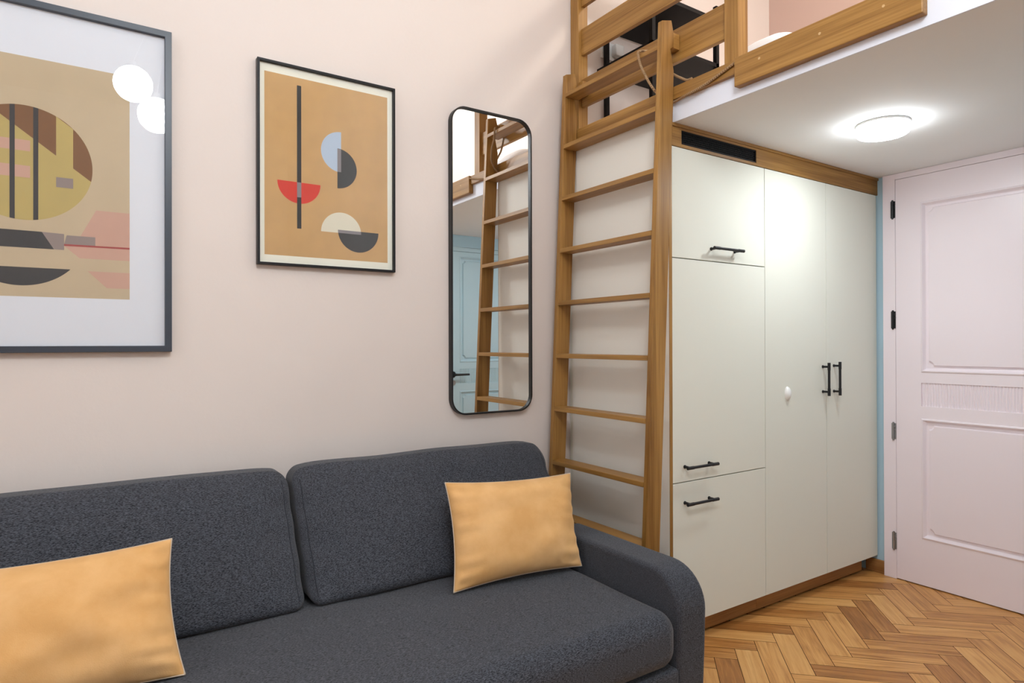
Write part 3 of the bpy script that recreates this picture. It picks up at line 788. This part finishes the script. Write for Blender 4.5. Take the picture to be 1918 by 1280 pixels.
# mirror with rounded corners
mx0, mx1, mz0, mz1 = 1.2475, 1.6545, .9025, 2.1925
mr = thing('wall_mirror', 'tall narrow mirror with rounded corners and thin black frame beside the ladder', 'mirror', ((mx0 + mx1) / 2, YW, mz0))
def rrect(x0, x1, z0, z1, r, n=12):
    p = []
    for cx, cz, a in ((x1 - r, z0 + r, -90), (x1 - r, z1 - r, 0), (x0 + r, z1 - r, 90), (x0 + r, z0 + r, 180)):
        p += [(cx + r * math.cos(math.radians(a + 90 * i / n)), cz + r * math.sin(math.radians(a + 90 * i / n))) for i in range(n + 1)]
    return p
o_ = rrect(mx0, mx1, mz0, mz1, .070); i_ = rrect(mx0 + .0065, mx1 - .0065, mz0 + .0065, mz1 - .0065, .0635)
mb = MB(); n = len(o_); yb, yf, ym = YW - .001, YW - .028, YW - .018
for k in range(n):
    m = (k + 1) % n
    a, b, c, d = o_[k], o_[m], i_[m], i_[k]
    mb.face([(a[0], yb, a[1]), (b[0], yb, b[1]), (b[0], yf, b[1]), (a[0], yf, a[1])])
    mb.face([(a[0], yf, a[1]), (b[0], yf, b[1]), (c[0], yf, c[1]), (d[0], yf, d[1])])
    mb.face([(d[0], yf, d[1]), (c[0], yf, c[1]), (c[0], yb, c[1]), (d[0], yb, d[1])])
mb.build('frame', black_metal, mr)
mg = MB(); mg.face([(x, ym, z) for x, z in i_]); mg.build('glass', mirror_m, mr)

# ================================================================== SOFA
sf = thing('sofa', 'dark slate-grey fabric sofa with two back cushions along the pink wall', 'sofa', (.5, 1.8, 0))
SX0, SX1 = -.60, 1.60
AX = 1.472
MB().box(SX0 + .05, SX1 - .05, 1.36, 2.27, .03, .10).build('base', plain('dark_base', srgb(30, 30, 32), .8), sf)
for (x, y) in ((SX0 + .1, 1.40), (SX1 - .1, 1.40), (SX0 + .1, 2.22), (SX1 - .1, 2.22)):
    MB().tube([(x, y, .0005), (x, y, .032)], .025, 16).build('foot', black_metal, sf)
def arm_poly():
    z1 = .502; yf, yb = 1.314, 1.965; p = [(yb, .06), (yb, z1 - .03), (yb - .03, z1)]
    r = .125
    for i in range(0, 11):
        t = PI / 2 * i / 10; p.append((yf + r - r * math.sin(t), z1 - r + r * math.cos(t) - .0 * i))
    p += [(yf + .004, .25), (yf + .012, .06)]
    return p
for (a, b) in ((AX + .002, SX1), (SX0, SX0 + .138)):
    MB().prism(arm_poly(), 'X', a, b).build('armrest', sofa_mat2, sf, .016, seg=4)
# front panel below the seat
rbox(MB(), SX0 + .140, AX, 1.312, 1.95, .10, .228, .012, n=(8, 4, 3)).build('front_panel', sofa_mat, sf)
def seat_w(u, v, w, p):
    q = Vector(p)
    if w > 0: q.z += .010 * (1 - u ** 4) * (1 - v * v) + .003 * noise.noise(Vector((p.x * 5, p.y * 5, 0)))
    return q
rbox(MB(), SX0 + .141, AX - .002, 1.300, 2.16, .230, .400, .062, seat_w, (24, 12, 3), a=6).build('seat', sofa_mat, sf)
MB().box(SX0 + .02, SX1 - .03, 2.24, 2.325, .06, .55).build('backrest', sofa_mat2, sf, .02)

def back_cushion(x0, x1, arm_side):
    """wedge cushion: stands on the seat, leans to the wall"""
    z0, z1 = .408, .795
    def wr(u, v, w, p):
        t = (p.z - z0) / (z1 - z0)                 # 0 bottom .. 1 top
        yf = 1.905 + .245 * max(0, t) ** .95       # front face
        yb = 2.16 + .072 * min(1, max(0, t) * 1.15)  # rear face
        s = (v + 1) / 2
        y = yf + (yb - yf) * s
        bul = (1 - u ** 4) * (1 - (2 * t - 1) ** 4)
        if v < 0: y -= .040 * bul * (-v) ** .5
        x = p.x
        nn = noise.noise(Vector((p.x * 6, p.z * 7, 1.3)))
        if v < 0: y += .006 * nn + .008 * noise.noise(Vector((x * 3, p.z * 11, 4.0))) * (1 - abs(u))
        # creases along the vertical sides
        e = max(0, abs(u) - .82) / .18
        y += .006 * e * math.sin(p.z * 62 + 3 * u) * (1 if v < .3 else 0)
        if arm_side * u > 0:
            lim = 1.452 + (x1 - 1.452) * min(1, max(0, (p.z - .50) / .13)) ** 1
            k = (u * arm_side); x = p.x - (x1 - lim) * k ** 3
        z = p.z + (.010 * (1 - u * u) if w > .5 else 0) * 0 + .004 * noise.noise(Vector((p.x * 4, 2.0, 5.0))) * max(0, w)
        # slightly rounded drooping upper corners
        if w > 0: z -= .018 * abs(u) ** 10 * w
        return Vector((x, y, z))
    mb = MB(); rbox(mb, x0, x1, 1.9, 2.2, z0, z1, .038, wr, (36, 10, 24), a=5)
    o = mb.build('back_cushion', sofa_mat, sf)
    # upright seams near both ends of the front face
    hx = (x1 - x0) / 2; hz = (z1 - z0) / 2
    for sgn in (-1, 1):
        sm = MB(); pts = []
        for i in range(25):
            a, b = sgn * (hx - .022), -(hz - .03) + 2 * (hz - .03) * i / 24
            pts.append(wr(a / hx, -.975, b / hz, Vector(((x0 + x1) / 2 + a, 0, (z0 + z1) / 2 + b))) + Vector((0, .0005, 0)))
        sm.tube(pts, .0016, 6); sm.build('seam', seam_m, o)
    return o
back_cushion(.557, 1.572, 1)
back_cushion(SX0 + .145, .543, 0)

# ================================================================== THROW PILLOWS
def throw_pillow(name, label, BL, BR, TR, TL, thick, seed, pinch=.016):
    c = (Vector(BL) + Vector(BR) + Vector(TR) + Vector(TL)) / 4
    nrm = (Vector(BR) - Vector(BL)).cross(Vector(TL) - Vector(BL)).normalized()   # towards the room
    root = thing(name, label, 'throw pillow', tuple(Vector((c.x, c.y, min(BL[2], BR[2])))), 'apricot velvet pillows on the sofa')
    n = 44; V = []; F = []; side = {}
    def base(u, v):
        a, b = (u + 1) / 2, (v + 1) / 2
        p = (Vector(BL) * (1 - a) + Vector(BR) * a) * (1 - b) + (Vector(TL) * (1 - a) + Vector(TR) * a) * b
        ex = (Vector(BR) - Vector(BL)).normalized(); ez = (Vector(TL) - Vector(BL)).normalized()
        p -= ex * u * pinch * (1 - v * v) * abs(u) ** 2
        p -= ez * v * pinch * .8 * (1 - u * u) * abs(v) ** 2
        return p
    def th(u, v, s):
        k = max(0.0, (1 - abs(u) ** 2.6)) ** .55 * max(0.0, (1 - abs(v) ** 2.6)) ** .55
        d = thick * k
        w = noise.noise(Vector((u * 2.2 + seed, v * 2.2, s))) * .018 * k
        # gathers radiating from the side seams
        eu = max(0, abs(u) - .55) / .45; ev = max(0, abs(v) - .6) / .4
        w += .0065 * math.sin(v * 21 + seed + 2 * u + 2 * noise.noise(Vector((u * 3, v * 3, seed)))) * eu * min(1, 4 * k) * (1 - eu * .4)
        w += .0042 * math.sin(u * 26 + seed) * ev * min(1, 4 * k) * (1 - ev * .4)
        return d + w
    for s in (1, -1):
        for i in range(n + 1):
            for j in range(n + 1):
                u, v = math.sin(PI / 2 * (2 * i / n - 1)), math.sin(PI / 2 * (2 * j / n - 1))
                edge = i in (0, n) or j in (0, n)
                if edge and s == -1: side[(s, i, j)] = side[(1, i, j)]; continue
                p = base(u, v)
                if not edge: p = p + nrm * s * max(.0005, th(u, v, s)) * (1.0 if s == 1 else .75)
                side[(s, i, j)] = len(V); V.append(p)
    for s in (1, -1):
        for i in range(n):
            for j in range(n):
                f = (side[(s, i, j)], side[(s, i + 1, j)], side[(s, i + 1, j + 1)], side[(s, i, j + 1)])
                F.append(f if s == 1 else f[::-1])
    mb = MB(); mb.mesh(V, F, 0, True); mb.build('cover', orange_v, root)
    ring = [base(math.sin(PI / 2 * (2 * i / n - 1)), -1) for i in range(n)] + [base(1, math.sin(PI / 2 * (2 * j / n - 1))) for j in range(n)] + \
           [base(math.sin(PI / 2 * (1 - 2 * i / n)), 1) for i in range(n)] + [base(-1, math.sin(PI / 2 * (1 - 2 * j / n))) for j in range(n)]
    MB().tube(ring, .0022, 6, closed=True).build('edge_seam', piping_m, root)['label'] = 'pale edge seam'
    return root
throw_pillow('throw_pillow', 'apricot velvet pillow leaning in the right corner of the sofa near the ladder',
             (.959, 1.775, .417), (1.446, 1.735, .418), (1.503, 1.868, .714), (1.010, 1.930, .728), .074, 1.7)
throw_pillow('throw_pillow', 'apricot velvet pillow on the left half of the sofa, cut by the photo edge',
             (-.33, 1.70, .4125), (.193, 1.70, .4135), (.1805, 1.86, .698), (-.345, 1.86, .700), .080, 5.1, .016)

for o in list(bpy.data.objects):
    if '_o' in o: del o['_o']
